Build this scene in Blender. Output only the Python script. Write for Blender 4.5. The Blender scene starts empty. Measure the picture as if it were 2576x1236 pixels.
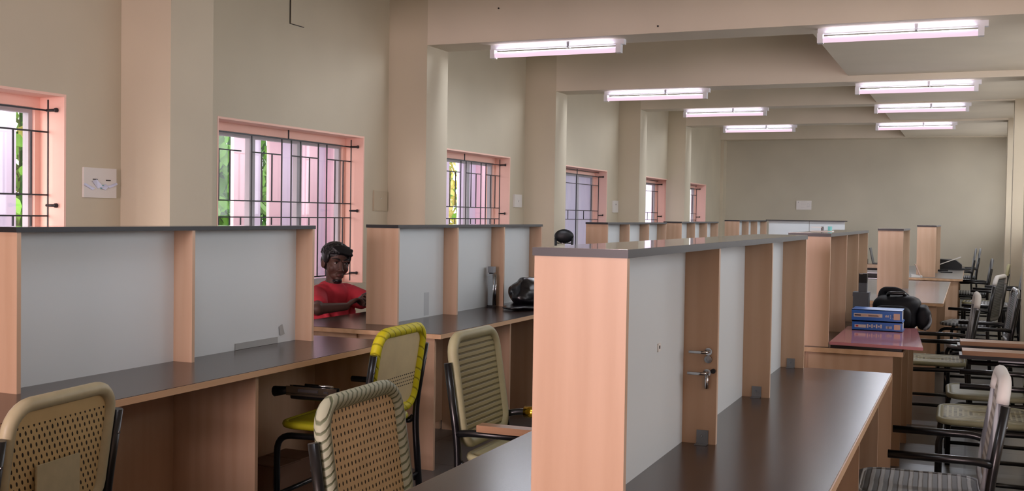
import bpy, bmesh, math, random
from mathutils import Vector, Matrix, noise
random.seed(7)
PI = math.pi
SC = bpy.context.scene
COL = SC.collection

# ------------------------------------------------------------------ materials
def rgb(r, g, b):
    f = lambda c: (c / 255.0) / 12.92 if c / 255.0 <= 0.04045 else ((c / 255.0 + 0.055) / 1.055) ** 2.4
    return (f(r), f(g), f(b), 1.0)

class NT:
    def __init__(s, name):
        s.m = bpy.data.materials.new(name); s.m.use_nodes = True
        s.t = s.m.node_tree; s.n = s.t.nodes; s.l = s.t.links
        s.b = s.n['Principled BSDF']; s.out = s.n['Material Output']
    def add(s, typ, **kw):
        n = s.n.new(typ)
        for k, v in kw.items(): setattr(n, k, v)
        return n
    def math(s, op, a, b=None):
        n = s.n.new('ShaderNodeMath'); n.operation = op
        for i, v in enumerate((a, b)):
            if v is None: continue
            if hasattr(v, 'is_linked') or isinstance(v, bpy.types.NodeSocket): s.l.new(v, n.inputs[i])
            else: n.inputs[i].default_value = v
        return n.outputs[0]
    def coord(s, scale=(1, 1, 1)):
        tc = s.add('ShaderNodeTexCoord'); mp = s.add('ShaderNodeMapping')
        mp.inputs['Scale'].default_value = scale
        s.l.new(tc.outputs['Object'], mp.inputs['Vector']); return mp.outputs[0]
    def xyz(s):
        tc = s.add('ShaderNodeTexCoord'); sp = s.add('ShaderNodeSeparateXYZ')
        s.l.new(tc.outputs['Object'], sp.inputs[0]); return sp.outputs
    def noise(s, vec, scale, detail=3):
        n = s.add('ShaderNodeTexNoise'); n.inputs['Scale'].default_value = scale; n.inputs['Detail'].default_value = detail
        s.l.new(vec, n.inputs['Vector']); return n.outputs['Fac']
    def mix(s, fac, a, b):
        n = s.add('ShaderNodeMix', data_type='RGBA')
        if isinstance(fac, (int, float)): n.inputs[0].default_value = fac
        else: s.l.new(fac, n.inputs[0])
        for i, v in ((6, a), (7, b)):
            if isinstance(v, tuple): n.inputs[i].default_value = v
            else: s.l.new(v, n.inputs[i])
        return n.outputs[2]
    def ramp(s, fac, lo, hi):
        n = s.add('ShaderNodeMapRange'); s.l.new(fac, n.inputs[0])
        n.inputs[1].default_value = lo; n.inputs[2].default_value = hi; return n.outputs[0]
    def bump(s, h, strength=.2, dist=.01):
        n = s.add('ShaderNodeBump'); n.inputs['Strength'].default_value = strength; n.inputs['Distance'].default_value = dist
        s.l.new(h, n.inputs['Height']); s.l.new(n.outputs[0], s.b.inputs['Normal'])
    def base(s, c):
        if isinstance(c, tuple): s.b.inputs['Base Color'].default_value = c
        else: s.l.new(c, s.b.inputs['Base Color'])
    def set(s, rough=.5, metal=0., spec=.5, coat=0.):
        s.b.inputs['Roughness'].default_value = rough; s.b.inputs['Metallic'].default_value = metal
        s.b.inputs['Specular IOR Level'].default_value = spec; s.b.inputs['Coat Weight'].default_value = coat
        return s

def mul(c, k): return (c[0] * k, c[1] * k, c[2] * k, 1)

def plain(name, c, rough=.5, metal=0., spec=.5, var=.08, nscale=6, coat=0.):
    t = NT(name); t.set(rough, metal, spec, coat)
    f = t.noise(t.coord(), nscale)
    t.base(t.mix(f, mul(c, 1 - var), mul(c, 1 + var))); return t.m

def paint(name, c, rough=.7):
    t = NT(name); t.set(rough, 0, .25); v = t.coord()
    big = t.ramp(t.noise(v, 1.1, 2), .3, .7)
    col = t.mix(big, mul(c, .94), mul(c, 1.05))
    t.base(col); t.bump(t.noise(v, 45, 4), .06, .01); return t.m

def wood(name, c, c2, rough=.42, axis=2, sc=9, spec=.4):
    t = NT(name); t.set(rough, 0, spec)
    s = [sc, sc, sc]; s[axis] = .7
    v = t.coord(tuple(s))
    n = t.noise(v, 3.2, 6)
    w = t.add('ShaderNodeTexWave'); w.inputs['Scale'].default_value = .5; w.inputs['Distortion'].default_value = 5; w.inputs['Detail'].default_value = 3
    t.l.new(v, w.inputs['Vector'])
    f = t.math('ADD', t.math('MULTIPLY', n, .75), t.math('MULTIPLY', w.outputs['Fac'], .25))
    t.base(t.mix(t.ramp(f, .3, .72), c, c2)); return t.m

def emis(name, c, strength):
    t = NT(name); t.base((.05, .05, .05, 1)); t.set(.6, 0, .1)
    t.b.inputs['Emission Color'].default_value = c; t.b.inputs['Emission Strength'].default_value = strength
    return t.m

def glass(name, gl=.07, tint=(1, 1, 1, 1)):
    t = NT(name); tr = t.add('ShaderNodeBsdfTransparent'); g = t.add('ShaderNodeBsdfGlossy'); mx = t.add('ShaderNodeMixShader')
    tr.inputs[0].default_value = tint; g.inputs['Roughness'].default_value = .03
    f = t.noise(t.coord(), 2.0); t.l.new(t.math('MULTIPLY', f, gl * 2), mx.inputs[0])
    t.l.new(tr.outputs[0], mx.inputs[1]); t.l.new(g.outputs[0], mx.inputs[2]); t.l.new(mx.outputs[0], t.out.inputs[0])
    return t.m

def cane(name, c, su, sv, hw, hh, axis='z', skew=.0, stagger=.5, zmin=-9, zmax=9, c2=None):
    """woven plastic cane: dark hollows between the strands, on a grid in the chair's own coordinates"""
    t = NT(name); t.set(.5, 0, .35); X = t.xyz()
    u = X[0]; v = X[2] if axis == 'z' else X[1]
    vv = t.math('DIVIDE', v, sv); row = t.math('FLOOR', vv)
    uu = t.math('ADD', t.math('DIVIDE', t.math('ADD', u, t.math('MULTIPLY', v, skew)), su), t.math('MULTIPLY', row, stagger))
    du = t.math('DIVIDE', t.math('SUBTRACT', t.math('FRACT', uu), .5), hw)
    dv = t.math('DIVIDE', t.math('SUBTRACT', t.math('FRACT', vv), .5), hh)
    d = t.math('ADD', t.math('MULTIPLY', du, du), t.math('MULTIPLY', dv, dv))
    jit = t.math('MULTIPLY', t.noise(t.coord(), 60, 2), 1.1)
    hole = t.math('LESS_THAN', t.math('ADD', d, jit), 1.35)
    inb = t.math('MULTIPLY', t.math('GREATER_THAN', v, zmin), t.math('LESS_THAN', v, zmax))
    hole = t.math('MULTIPLY', hole, inb)
    n = t.noise(t.coord(), 9)
    t.base(t.mix(hole, t.mix(n, mul(c, .82), c2 or mul(c, 1.15)), rgb(40, 32, 20)))
    t.bump(t.math('SUBTRACT', 1.0, hole), .5, .004)
    return t.m

def strips(name, c, dark, pitch, axis='z', duty=.35, wob=.25, slope=.0):
    t = NT(name); t.set(.55, 0, .3); X = t.xyz()
    v = X[2] if axis == 'z' else X[1]
    v = t.math('ADD', v, t.math('MULTIPLY', X[0], slope))
    n = t.noise(t.coord(), 5, 2)
    ph = t.math('FRACT', t.math('ADD', t.math('DIVIDE', v, pitch), t.math('MULTIPLY', n, wob)))
    f = t.ramp(t.math('ABSOLUTE', t.math('SUBTRACT', ph, .5)), duty * .5, duty * .5 + .12)
    t.base(t.mix(f, dark, c)); t.bump(f, .5, .006); return t.m

def weave(name, c, dark, axis='y'):
    t = NT(name); t.set(.55, 0, .3)
    b = t.add('ShaderNodeTexBrick'); b.inputs['Scale'].default_value = 9; b.inputs['Mortar Size'].default_value = .045
    b.inputs['Color1'].default_value = c; b.inputs['Color2'].default_value = dark; b.inputs['Mortar'].default_value = mul(c, 1.2)
    b.inputs['Brick Width'].default_value = .55; b.inputs['Row Height'].default_value = .22
    # rings around the seat: use polar distance from the seat's centre as the row coordinate
    X = t.xyz(); ax = t.math('ABSOLUTE', X[0]); ay = t.math('ABSOLUTE', X[1] if axis == 'y' else t.math('SUBTRACT', X[2], .6))
    cmb = t.add('ShaderNodeCombineXYZ'); t.l.new(t.math('ADD', ax, t.math('MULTIPLY', ay, .6)), cmb.inputs[0]); t.l.new(t.math('MAXIMUM', ax, ay), cmb.inputs[1])
    t.l.new(cmb.outputs[0], b.inputs['Vector']); t.base(b.outputs['Color']); return t.m

LAM = rgb(191, 158, 130); LAM2 = rgb(200, 168, 141)
M = dict(
    wall=paint('wall_paint', rgb(204, 194, 172)),
    farwall=paint('far_wall_paint', rgb(194, 188, 170)),
    ceil=paint('ceiling_paint', rgb(222, 212, 194)),
    reveal=paint('peach_reveal_paint', rgb(252, 208, 192)),
    lam=wood('beech_laminate', LAM, LAM2, .38, 2, 9),
    lamh=wood('beech_laminate_lengthwise', LAM, LAM2, .4, 1, 9),
    edge=wood('pale_edge_band', rgb(196, 158, 122), rgb(212, 176, 140), .4, 1, 9),
    desk=wood('dark_walnut_laminate', rgb(54, 38, 33), rgb(62, 45, 39), .23, 1, 7, .55),
    deskgrey=plain('grey_gloss_laminate', rgb(128, 128, 138), .14, 0, .6, .04), deskdim=plain('dull_grey_laminate', rgb(104, 102, 100), .3, 0, .5, .04),
    cap=plain('dark_cap_laminate', rgb(118, 115, 112), .08, 0, .7, .05),
    capedge=plain('black_cap_edge', rgb(30, 30, 34), .4, 0, .4),
    white=plain('white_board', rgb(210, 216, 218), .45, 0, .4, .02, 2),
    black=plain('black_enamel', rgb(17, 17, 19), .28, 0, .5, .1),
    blackplastic=plain('black_plastic', rgb(19, 20, 24), .42, 0, .45, .1),
    chrome=plain('chrome', rgb(190, 192, 196), .14, 1., .5, .05),
    steel=plain('brushed_steel', rgb(150, 152, 156), .35, 1., .5, .1),
    brass=plain('polished_brass', rgb(200, 160, 50), .18, 1., .5, .05),
    iron=plain('dark_grille_iron', rgb(32, 34, 38), .45, 0, .4, .1),
    glass=glass('window_glass', .05),
    frost=NT('frosted_pane').set(.35, 0, .4).m,
    batten=plain('white_batten', rgb(226, 226, 232), .4, 0, .4, .02),
    tube=emis('lit_tube', (1.0, .70, .86, 1), .88),
    plate=plain('off_white_plastic', rgb(226, 222, 218), .45, 0, .4, .03),
    cream=plain('cream_plate', rgb(196, 184, 160), .5, 0, .4, .03),
    slot=plain('dark_slot', rgb(36, 30, 28), .6),
    teal=plain('teal_sticker', rgb(40, 176, 176), .4),
    lilac=plain('pale_blue_sticker', rgb(214, 220, 244), .4),
    casement=plain('grey_casement', rgb(186, 184, 190), .5, 0, .4, .05),
    pinkwall=paint('pink_facade', rgb(244, 208, 216)),
    lavwall=paint('lilac_facade', rgb(226, 214, 234)),
    leafA=plain('leaf_green', rgb(116, 176, 66), .5, 0, .3, .35, 9),
    leafB=plain('leaf_dark', rgb(62, 108, 50), .5, 0, .3, .35, 9),
    leafY=plain('leaf_yellow', rgb(204, 196, 104), .5, 0, .3, .25, 9),
    ground=paint('courtyard_ground', rgb(224, 222, 220)),
    skin=plain('dark_skin', rgb(84, 59, 52), .5, 0, .35, .1, 14),
    lips=plain('lip_skin', rgb(92, 52, 50), .45),
    hair=plain('black_hair', rgb(20, 20, 24), .42, 0, .4, .2, 40),
    eyew=plain('eye_white', rgb(214, 206, 200), .25),
    iris=plain('dark_iris', rgb(28, 18, 14), .2),
    red=plain('red_cotton', rgb(200, 62, 76), .85, 0, .15, .1, 12),
    trouser=plain('dark_trousers', rgb(40, 44, 58), .8, 0, .2),
    bluebook=plain('blue_cloth_cover', rgb(42, 106, 192), .35, 0, .5, .06),
    page=plain('book_pages', rgb(214, 214, 210), .7),
    label=plain('pale_spine_label', rgb(206, 176, 158), .5),
    gold=plain('gilt_print', rgb(208, 204, 196), .4),
    darkblue=plain('dark_print', rgb(26, 34, 60), .5),
    redprint=plain('red_print', rgb(190, 50, 44), .5),
    pink=plain('pink_glossy_board', rgb(198, 132, 140), .1, 0, .6, .04, 3),
    bag=plain('black_vinyl', rgb(15, 15, 19), .27, 0, .5, .1),
    bagcloth=plain('navy_black_canvas', rgb(15, 16, 24), .6, 0, .3, .15),
    greybox=plain('slate_grey_card', rgb(92, 95, 102), .5),
    skirt=plain('dark_skirting', rgb(44, 46, 50), .3, 0, .4),
    paper=plain('white_paper', rgb(206, 203, 198), .6),
    greystrip=plain('grey_strip', rgb(158, 160, 158), .4),
    palegrey=plain('pale_grey_tape', rgb(184, 190, 194), .5), cardboard=plain('brown_carton', rgb(122, 88, 66), .7),
    mesh=strips('grey_mesh', rgb(120, 124, 126), rgb(86, 90, 92), .016, 'z', .3, .1),
    # chairs
    khaki=plain('khaki_plastic_cane', rgb(180, 172, 140), .45, 0, .4, .15, 30),
    caneA=cane('khaki_cane_panel', rgb(208, 184, 134), .0222, .0205, .19, .38, 'z', .35, .33, -9, .79),
    caneB=cane('tan_cane_panel', rgb(236, 210, 164), .0205, .0222, .19, .29, 'z', 0, .0),
    sage=strips('sage_wrapped_rim', rgb(176, 180, 156), rgb(110, 118, 92), .024, 'z', .16, .9, .9),
    yellow=strips('yellow_wrapped_rim', rgb(206, 196, 30), rgb(150, 142, 26), .05, 'z', .02, .5, .9),
    yellows=plain('yellow_plastic_strip', rgb(186, 178, 34), .45, 0, .4, .12, 20),
    caneC=cane('cream_cane_panel', rgb(224, 206, 162), .021, .0165, .34, .2, 'z', 0, .0, .60, .655, None),
    olive=plain('olive_plastic_cane', rgb(172, 168, 132), .5, 0, .35, .12, 25),
    oliver=strips('olive_ribbed_panel', rgb(170, 160, 116), rgb(116, 108, 72), .0235, 'z', .22, .25, .0),
    greyst=strips('grey_strip_seat', rgb(176, 180, 184), rgb(104, 106, 110), .034, 'y', .45, .3),
    greysz=strips('pale_strip_back', rgb(196, 190, 180), rgb(150, 142, 132), .034, 'z', .3, .5),
    seatw=weave('sage_woven_seat', rgb(176, 174, 146), rgb(96, 92, 70)),
    greenseat=plain('sage_plastic_seat', rgb(150, 150, 122), .5, 0, .35, .12, 20),
    armwood=wood('varnished_arm_wood', rgb(150, 112, 82), rgb(170, 130, 98), .35, 1, 12),
)
t = NT('floor_stone'); t.set(.32, 0, .45)
br = t.add('ShaderNodeTexBrick'); br.offset = 0; br.inputs['Scale'].default_value = 1
br.inputs['Brick Width'].default_value = .6; br.inputs['Row Height'].default_value = .6; br.inputs['Mortar Size'].default_value = .006
br.inputs['Color1'].default_value = rgb(84, 85, 87); br.inputs['Color2'].default_value = rgb(94, 95, 96); br.inputs['Mortar'].default_value = rgb(52, 52, 54)
t.l.new(t.coord(), br.inputs['Vector']); t.base(br.outputs['Color']); M['floor'] = t.m
t = bpy.data.materials['frosted_pane']; pb = t.node_tree.nodes['Principled BSDF']
tt = NT('frosted_pane_b'); f = tt.noise(tt.coord((3, 3, 1)), 2.2, 2)
tt.set(.3, 0, .4); tt.base(tt.mix(tt.ramp(f, .35, .65), rgb(230, 232, 240), rgb(208, 212, 226)))
tl = tt.add('ShaderNodeBsdfTranslucent'); tl.inputs[0].default_value = rgb(240, 242, 250); ms = tt.add('ShaderNodeMixShader'); ms.inputs[0].default_value = .6
tt.l.new(tt.b.outputs[0], ms.inputs[1]); tt.l.new(tl.outputs[0], ms.inputs[2]); tt.l.new(ms.outputs[0], tt.out.inputs[0]); M['frost'] = tt.m
bpy.data.materials.remove(t)

# ------------------------------------------------------------------ mesh helpers
def new(): return bmesh.new()

def box(bm, x0, x1, y0, y1, z0, z1, mi=0):
    vs = [bm.verts.new(p) for p in ((x0, y0, z0), (x1, y0, z0), (x1, y1, z0), (x0, y1, z0), (x0, y0, z1), (x1, y0, z1), (x1, y1, z1), (x0, y1, z1))]
    for f in ((3, 2, 1, 0), (4, 5, 6, 7), (0, 1, 5, 4), (1, 2, 6, 5), (2, 3, 7, 6), (3, 0, 4, 7)):
        fc = bm.faces.new([vs[i] for i in f]); fc.material_index = mi
    return vs

def prism(bm, pts, axis, a, b):
    """extrude a 2-D outline (list of pairs) from a to b along an axis index"""
    def P(p, k):
        q = [0, 0, 0]; o = [i for i in range(3) if i != axis]
        q[o[0]], q[o[1]], q[axis] = p[0], p[1], k; return q
    v0 = [bm.verts.new(P(p, a)) for p in pts]; v1 = [bm.verts.new(P(p, b)) for p in pts]
    n = len(pts); bm.faces.new(v0); bm.faces.new(v1[::-1])
    for i in range(n): bm.faces.new([v0[i], v1[i], v1[(i + 1) % n], v0[(i + 1) % n]])
    bmesh.ops.recalc_face_normals(bm, faces=bm.faces[:])

def fillet(pts, r, seg=5, closed=False):
    P = [Vector(p) for p in pts]; out = []; n = len(P)
    for i in range(n):
        if not closed and i in (0, n - 1): out.append(P[i]); continue
        a, b, c = P[i - 1], P[i], P[(i + 1) % n]
        rr = min(r, (a - b).length * .49, (c - b).length * .49)
        s, e = b + (a - b).normalized() * rr, b + (c - b).normalized() * rr
        for k in range(seg + 1):
            u = k / seg; out.append(s * (1 - u) ** 2 + b * 2 * u * (1 - u) + e * u * u)
    return out

def tube(bm, pts, r, n=10, closed=False, cap=True, rfun=None):
    P = [Vector(p) for p in pts]; m = len(P); rings = []; up = None
    for i in range(m):
        if closed: tg = (P[(i + 1) % m] - P[i - 1]).normalized()
        else: tg = (P[min(i + 1, m - 1)] - P[max(i - 1, 0)]).normalized()
        if up is None:
            up = Vector((0, 0, 1)) if abs(tg.z) < .9 else Vector((1, 0, 0))
        x = tg.cross(up)
        if x.length < 1e-5: x = tg.orthogonal()
        x.normalize(); y = x.cross(tg).normalized(); up = y
        rr = rfun(i / (m - 1)) if rfun else r
        rings.append([bm.verts.new(P[i] + (x * math.cos(2 * PI * k / n) + y * math.sin(2 * PI * k / n)) * rr) for k in range(n)])
    for i in range(m if closed else m - 1):
        a, b = rings[i], rings[(i + 1) % m]
        if closed and i == m - 1:
            off = min(range(n), key=lambda o: (a[0].co - b[o].co).length); b = b[off:] + b[:off]
        for k in range(n):
            f = bm.faces.new([a[k], a[(k + 1) % n], b[(k + 1) % n], b[k]]); f.smooth = True
    if cap and not closed:
        bm.faces.new(rings[0][::-1]); bm.faces.new(rings[-1])

def lathe(bm, prof, c=(0, 0, 0), n=20):
    rings = []
    for r, z in prof:
        rings.append([bm.verts.new((c[0] + r * math.cos(2 * PI * k / n), c[1] + r * math.sin(2 * PI * k / n), c[2] + z)) for k in range(n)])
    for a, b in zip(rings, rings[1:]):
        for k in range(n):
            f = bm.faces.new([a[k], a[(k + 1) % n], b[(k + 1) % n], b[k]]); f.smooth = True
    bm.faces.new(rings[0][::-1]); bm.faces.new(rings[-1])

def ell(bm, c, r, rot=None, seg=20, ring=14):
    mat = Matrix.Translation(c) @ (rot.to_4x4() if rot else Matrix.Identity(4)) @ Matrix.Diagonal((r[0], r[1], r[2], 1))
    d = bmesh.ops.create_uvsphere(bm, u_segments=seg, v_segments=ring, radius=1, matrix=mat)
    for v in d['verts']:
        for f in v.link_faces: f.smooth = True
    return d['verts']

def caps(bm, a, b, ra, rb, n=14):
    """tapered capsule"""
    a, b = Vector(a), Vector(b); d = b - a; L = max(d.length, 1e-5); t = d / L
    x = t.orthogonal().normalized(); y = t.cross(x); rings = []
    K = 5
    for i in range(1, K + 1):
        an = PI / 2 * (1 - i / K); rings.append((a - t * ra * math.sin(an), ra * math.cos(an)))
    for i in range(0, K):
        an = PI / 2 * i / K; rings.append((b + t * rb * math.sin(an), rb * math.cos(an)))
    R = [[bm.verts.new(p + (x * math.cos(2 * PI * k / n) + y * math.sin(2 * PI * k / n)) * r) for k in range(n)] for p, r in rings]
    for p, q in zip(R, R[1:]):
        for k in range(n): bm.faces.new([p[k], p[(k + 1) % n], q[(k + 1) % n], q[k]])
    s = bm.verts.new(a - t * ra); e = bm.verts.new(b + t * rb)
    for k in range(n):
        bm.faces.new([s, R[0][(k + 1) % n], R[0][k]]); bm.faces.new([e, R[-1][k], R[-1][(k + 1) % n]])

def obj(name, bm, mats, parent=None, bevel=0., seg=2, smooth=False):
    if bevel:
        bmesh.ops.bevel(bm, geom=[e for e in bm.edges if e.is_manifold and e.calc_face_angle(0) > .6], offset=bevel, segments=seg, affect='EDGES', clamp_overlap=True)
    me = bpy.data.meshes.new(name); bm.to_mesh(me); bm.free()
    for m in (mats if isinstance(mats, (list, tuple)) else [mats]): me.materials.append(m)
    if smooth:
        for p in me.polygons: p.use_smooth = True
    o = bpy.data.objects.new(name, me); COL.objects.link(o)
    if parent: o.parent = parent
    return o

def B(name, mats, parent, *boxes, bevel=0.):
    bm = new()
    for b in boxes: box(bm, *b)
    return obj(name, bm, mats, parent, bevel)

def tag(o, label, cat, group=None, kind=None):
    o['label'] = label; o['category'] = cat
    if group: o['group'] = group
    if kind: o['kind'] = kind
    return o

def thing(name, label, cat, loc=(0, 0, 0), rz=0, group=None, kind=None):
    o = bpy.data.objects.new(name, None); COL.objects.link(o); o.location = loc; o.rotation_euler = (0, 0, rz)
    o.empty_display_size = .05
    return tag(o, label, cat, group, kind)

def remesh(o, voxel, smooth_it=4, fac=.5):
    m = o.modifiers.new('r', 'REMESH'); m.mode = 'VOXEL'; m.voxel_size = voxel; m.use_smooth_shade = True
    if smooth_it:
        s = o.modifiers.new('s', 'SMOOTH'); s.iterations = smooth_it; s.factor = fac
    dg = bpy.context.evaluated_depsgraph_get(); dg.update()
    me = bpy.data.meshes.new_from_object(o.evaluated_get(dg)); old = o.data; o.modifiers.clear(); o.data = me
    bpy.data.meshes.remove(old)
    for p in me.polygons: p.use_smooth = True
    return o

# ------------------------------------------------------------------ setting
XW, XP = -5.0, -4.605
YF = 23.575
ZC = 3.42
WINS = [(2.93, 4.945), (6.36, 8.405), (9.69, 11.73), (13.38, 15.41), (16.92, 18.97), (19.9, 21.94)]
ZS, ZH = .772, 2.077
def S(o, label, cat): return tag(o, label, cat, kind='structure')

S(B('floor', M['floor'], None, (-5.3, 2.6, -6.4, 24, -.1, 0)), 'dark grey stone tile floor running under all the desks', 'floor')
bm = new(); ys = [-6.4] + [v for w in WINS for v in w] + [YF + .3]
for i in range(0, len(ys), 2): box(bm, XW - .3, XW, ys[i], ys[i + 1], 0, 3.7)
for a, b in WINS: box(bm, XW - .3, XW, a, b, 0, ZS); box(bm, XW - .3, XW, a, b, ZH, 3.7)
S(obj('wall_left', bm, M['wall']), 'long cream wall with six barred windows', 'wall')
S(B('wall_far', M['farwall'], None, (-5.3, 1.2, YF, YF + .25, 0, 3.7)), 'plain cream wall closing the far end of the hall', 'wall')
S(B('wall_right', M['wall'], None, (.85, 1.1, 5.0, YF, 0, 1.3), (.85, 1.1, 5.0, YF, 2.85, 3.7), *[(.85, 1.1, a, b, 1.3, 2.85) for a, b in ((5.0, 5.3), (8.6, 9.4), (12.1, 12.7), (15.9, 16.5), (18.8, 19.4), (23.2, YF))]), 'grey cream wall along the aisle at the right edge', 'wall')
S(B('wall_side', M['wall'], None, (2.6, 2.8, -6.4, 5.2, 0, 1.2), (2.6, 2.8, -6.4, 5.2, 2.9, 3.7), (.85, 2.8, 5.0, 5.2, 0, 3.7), *[(2.6, 2.8, a, b, 1.2, 2.9) for a, b in ((-6.4, 2.2), (4.8, 5.1))]), 'cream wall of the wider bay beside the viewer, with windows', 'wall')
S(B('wall_back', M['wall'], None, (-5.3, -3.4, -6.4, -6.2, 0, 3.7), (-.9, 2.6, -6.4, -6.2, 0, 3.7), (-3.4, -.9, -6.4, -6.2, 2.7, 3.7), (-3.4, -.9, -6.4, -6.2, 0, .94)), 'cream wall behind the viewer with one wide window to the daylight', 'wall')
S(B('ceiling', M['ceil'], None, (-5.3, 2.6, -6.4, YF + .25, ZC, ZC + .25)), 'cream ceiling over the beams', 'ceiling')

# pillars and beams: the beam heights as they read in the photo
PY = [5.40, 8.836, 12.17, 15.95, 18.87]; PX = [XP, XP, XP, -4.66, -4.68]; BZ = [2.95, 2.936, 2.885, 3.03, 3.02]; PD = [.41, .43, .39, .37, .42]
ORD = ['nearest', 'second', 'third', 'fourth', 'fifth']
for i in range(5):
    y0, y1 = PY[i], PY[i] + PD[i]
    S(B('pillar_left', M['wall'], None, (XW - .02, PX[i], y0, y1, 0, ZC + .05)), 'square cream pillar on the window wall, %s from the viewer' % ORD[i], 'pillar')
    be = S(B('beam', M['ceil'], None, (PX[i] - .001, .87, y0 + .001, y1 - .001, BZ[i], ZC + .04)), 'cream ceiling beam crossing the hall, %s from the viewer' % ORD[i], 'beam')
    if i == 1:
        for hx, hz in ((-3.90, 3.228), (-2.446, 2.993)):
            bm = new(); tube(bm, [(hx, y0 + .002, hz), (hx, y0 - .004, hz)], .008, 10); obj('anchor_hole', bm, M['slot'], be)
        B('patched_hole', M['plate'], be, (-3.53, -3.527, y0 - .001, y0 + .002, 3.09, 3.093))
    if i >= 2:
        rx = .5
        S(B('pillar_right', M['wall'], None, (rx, .87, y0, y1, 0, ZC + .05)), 'grey cream pillar on the aisle wall, under the %s beam' % ORD[i], 'pillar')
        S(B('baseboard_right', M['skirt'], None, (rx - .012, .86, y0 - .012, y0 - .001, 0, .12), (rx - .012, rx - .001, y0 - .012, y1, 0, .12)), 'dark skirting around the foot of the aisle pillar under the %s beam' % ORD[i], 'baseboard')
S(B('beam', M['ceil'], None, (XW - .01, .87, YF - .42, YF + .01, 3.075, ZC + .04)), 'low cream beam along the top of the far wall', 'beam')
S(B('pillar_left', M['wall'], None, (XW - .02, -4.93, YF - .3, YF + .01, 0, ZC + .05)), 'shallow cream corner pillar at the far end of the window wall', 'pillar')
for k, (y0, y1, z) in enumerate(((9.27, 12.17, 2.95), (12.57, 15.95, 3.045), (16.33, 18.87, 3.05), (19.3, YF - .4, 3.085))):
    S(B('ceiling_soffit', M['ceil'], None, (-1.255, .87, y0 - .01, y1 + .01, z, ZC + .03)), 'dropped ceiling panel over the aisle behind the %s beam' % ORD[k + 1], 'ceiling')
S(B('baseboard_left', M['skirt'], None, (XW + .001, XW + .013, 5.81, 8.83, 0, .12), (XW + .001, XW + .013, 9.27, 12.16, 0, .12), (XW + .001, XW + .013, 12.57, 15.94, 0, .12)), 'dark skirting along the foot of the window wall', 'baseboard')

# windows
def grille(parent, y0, y1, x, n=15, full=True):
    bm = new(); r = .0048
    def hb(ya, yb, z): box(bm, x - r, x + r, ya, yb, z - r, z + r)
    def vb(y, za, zb): box(bm, x - r * .9, x + r * .9, y - r * .9, y + r * .9, za, zb)
    L = y1 - y0; e0, e1 = y0 + .03, y1 - .0
    zt, z2, zm, zl, zb = 1.985, 1.855, 1.478, 1.352, .85
    hb(y0, y1 + .085, zt)
    hb(e0, e1, zm); hb(e0, e1, zl); hb(e0, e1, zb)
    ys = [e0 + (e1 - e0) * k / n for k in range(n + 1)]
    for k, y in enumerate(ys):
        if not full:
            if k in (0, 3): vb(y, zb, zt)
            elif k == n: vb(y, zb - .06, zt)
            elif k in (1, 5): vb(y, zm, z2)
            elif k in (2, 4): vb(y, zl, zm)
            continue
        if k in (0, 4, 7, 8, 11, 12): vb(y, zb, zt)
        elif k == n: vb(y, zb - .06, 2.05)
        elif k == 3: vb(y, zb, zl)
        else: vb(y, zm, zt if k == 9 else z2); vb(y, zb, zl)
    for a, b in (((0, 3), (4, 7), (8, 11), (12, n)) if full else ((0, n),)): hb(ys[a], ys[b], z2)
    if not full: hb(y0, y1 + .02, 2.045)
    vb(y0 + L * .52, zt, 2.07)
    g = obj('window_grille', bm, M['iron'], parent)
    for z in (zt, 1.415, .86):
        bm = new(); tube(bm, [(x, y1 - .002, z), (x + .0, y1 + .0, z)], .006); 
        bm.free(); bm = new()
        # wall fixing: a short rod lying on the jamb, with a round head
        tube(bm, [(x, y1 - .014, z), (x + .07, y1 - .014, z)], .008, 8); tube(bm, [(x + .07, y1 - .014, z), (x + .082, y1 - .014, z)], .014, 10)
        obj('fixing_rod', bm, M['iron'], g)

WL = ['first barred window, cut off by the left edge of the photo', 'large barred window behind the person in the red shirt', 'third barred window, beside the second pillar', 'barred window with closed pale shutters, behind the black office chair', 'narrow looking fifth barred window between far pillars', 'farthest barred window near the end wall']
for i, (a, b) in enumerate(WINS):
    w = S(bpy.data.objects.new('window_%d' % (i + 1), None), WL[i], 'window'); COL.objects.link(w)
    x0, x1 = XW - .299, XW + .0015; th = .014
    B('reveal', M['reveal'], w, (x0, x1, b - th, b + .001, ZS, ZH - th), (x0, x1, a - .001, a + th, ZS, ZH - th), (x0, x1, a - .001, b + .001, ZH - th, ZH + .001))
    B('sill', M['wall'], w, (x0, XW + .03, a - .02, b + .02, ZS - .05, ZS + .003))
    fx0, fx1 = (XW - .27, XW - .19) if i < 4 else (XW - .295, XW - .215)
    B('outer_frame', M['reveal'], w, (fx0, fx1, a + th, b - th, ZH - .075, ZH - th), (fx0, fx1, a + th, a + .05, ZS, ZH - .075), (fx0, fx1, b - .055, b - th, ZS, ZH - .075))
    n = 3; L = (b - a - .1) / n
    for k in range(n):
        ca, cb = a + .05 + L * k, a + .05 + L * (k + 1); zt = ZH - .075
        sh = 'casement' if i != 3 else 'casement'
        c = B('casement', M['casement'], w, (fx0 + .015, fx1 - .02, ca, ca + .035, ZS + .003, zt), (fx0 + .015, fx1 - .02, cb - .035, cb, ZS + .003, zt),
              (fx0 + .015, fx1 - .02, ca + .035, cb - .035, zt - .035, zt), (fx0 + .015, fx1 - .02, ca + .035, cb - .035, ZS + .003, ZS + .05))
        B('pane', M['frost'] if i == 3 else M['glass'], c, (fx0 + .035, fx0 + .039, ca + .035, cb - .035, ZS + .05, zt - .035))
    grille(w, a + th, b - th, XW - (.125 if i < 4 else .19), 15 if i < 3 else 6, i < 3)

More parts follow.
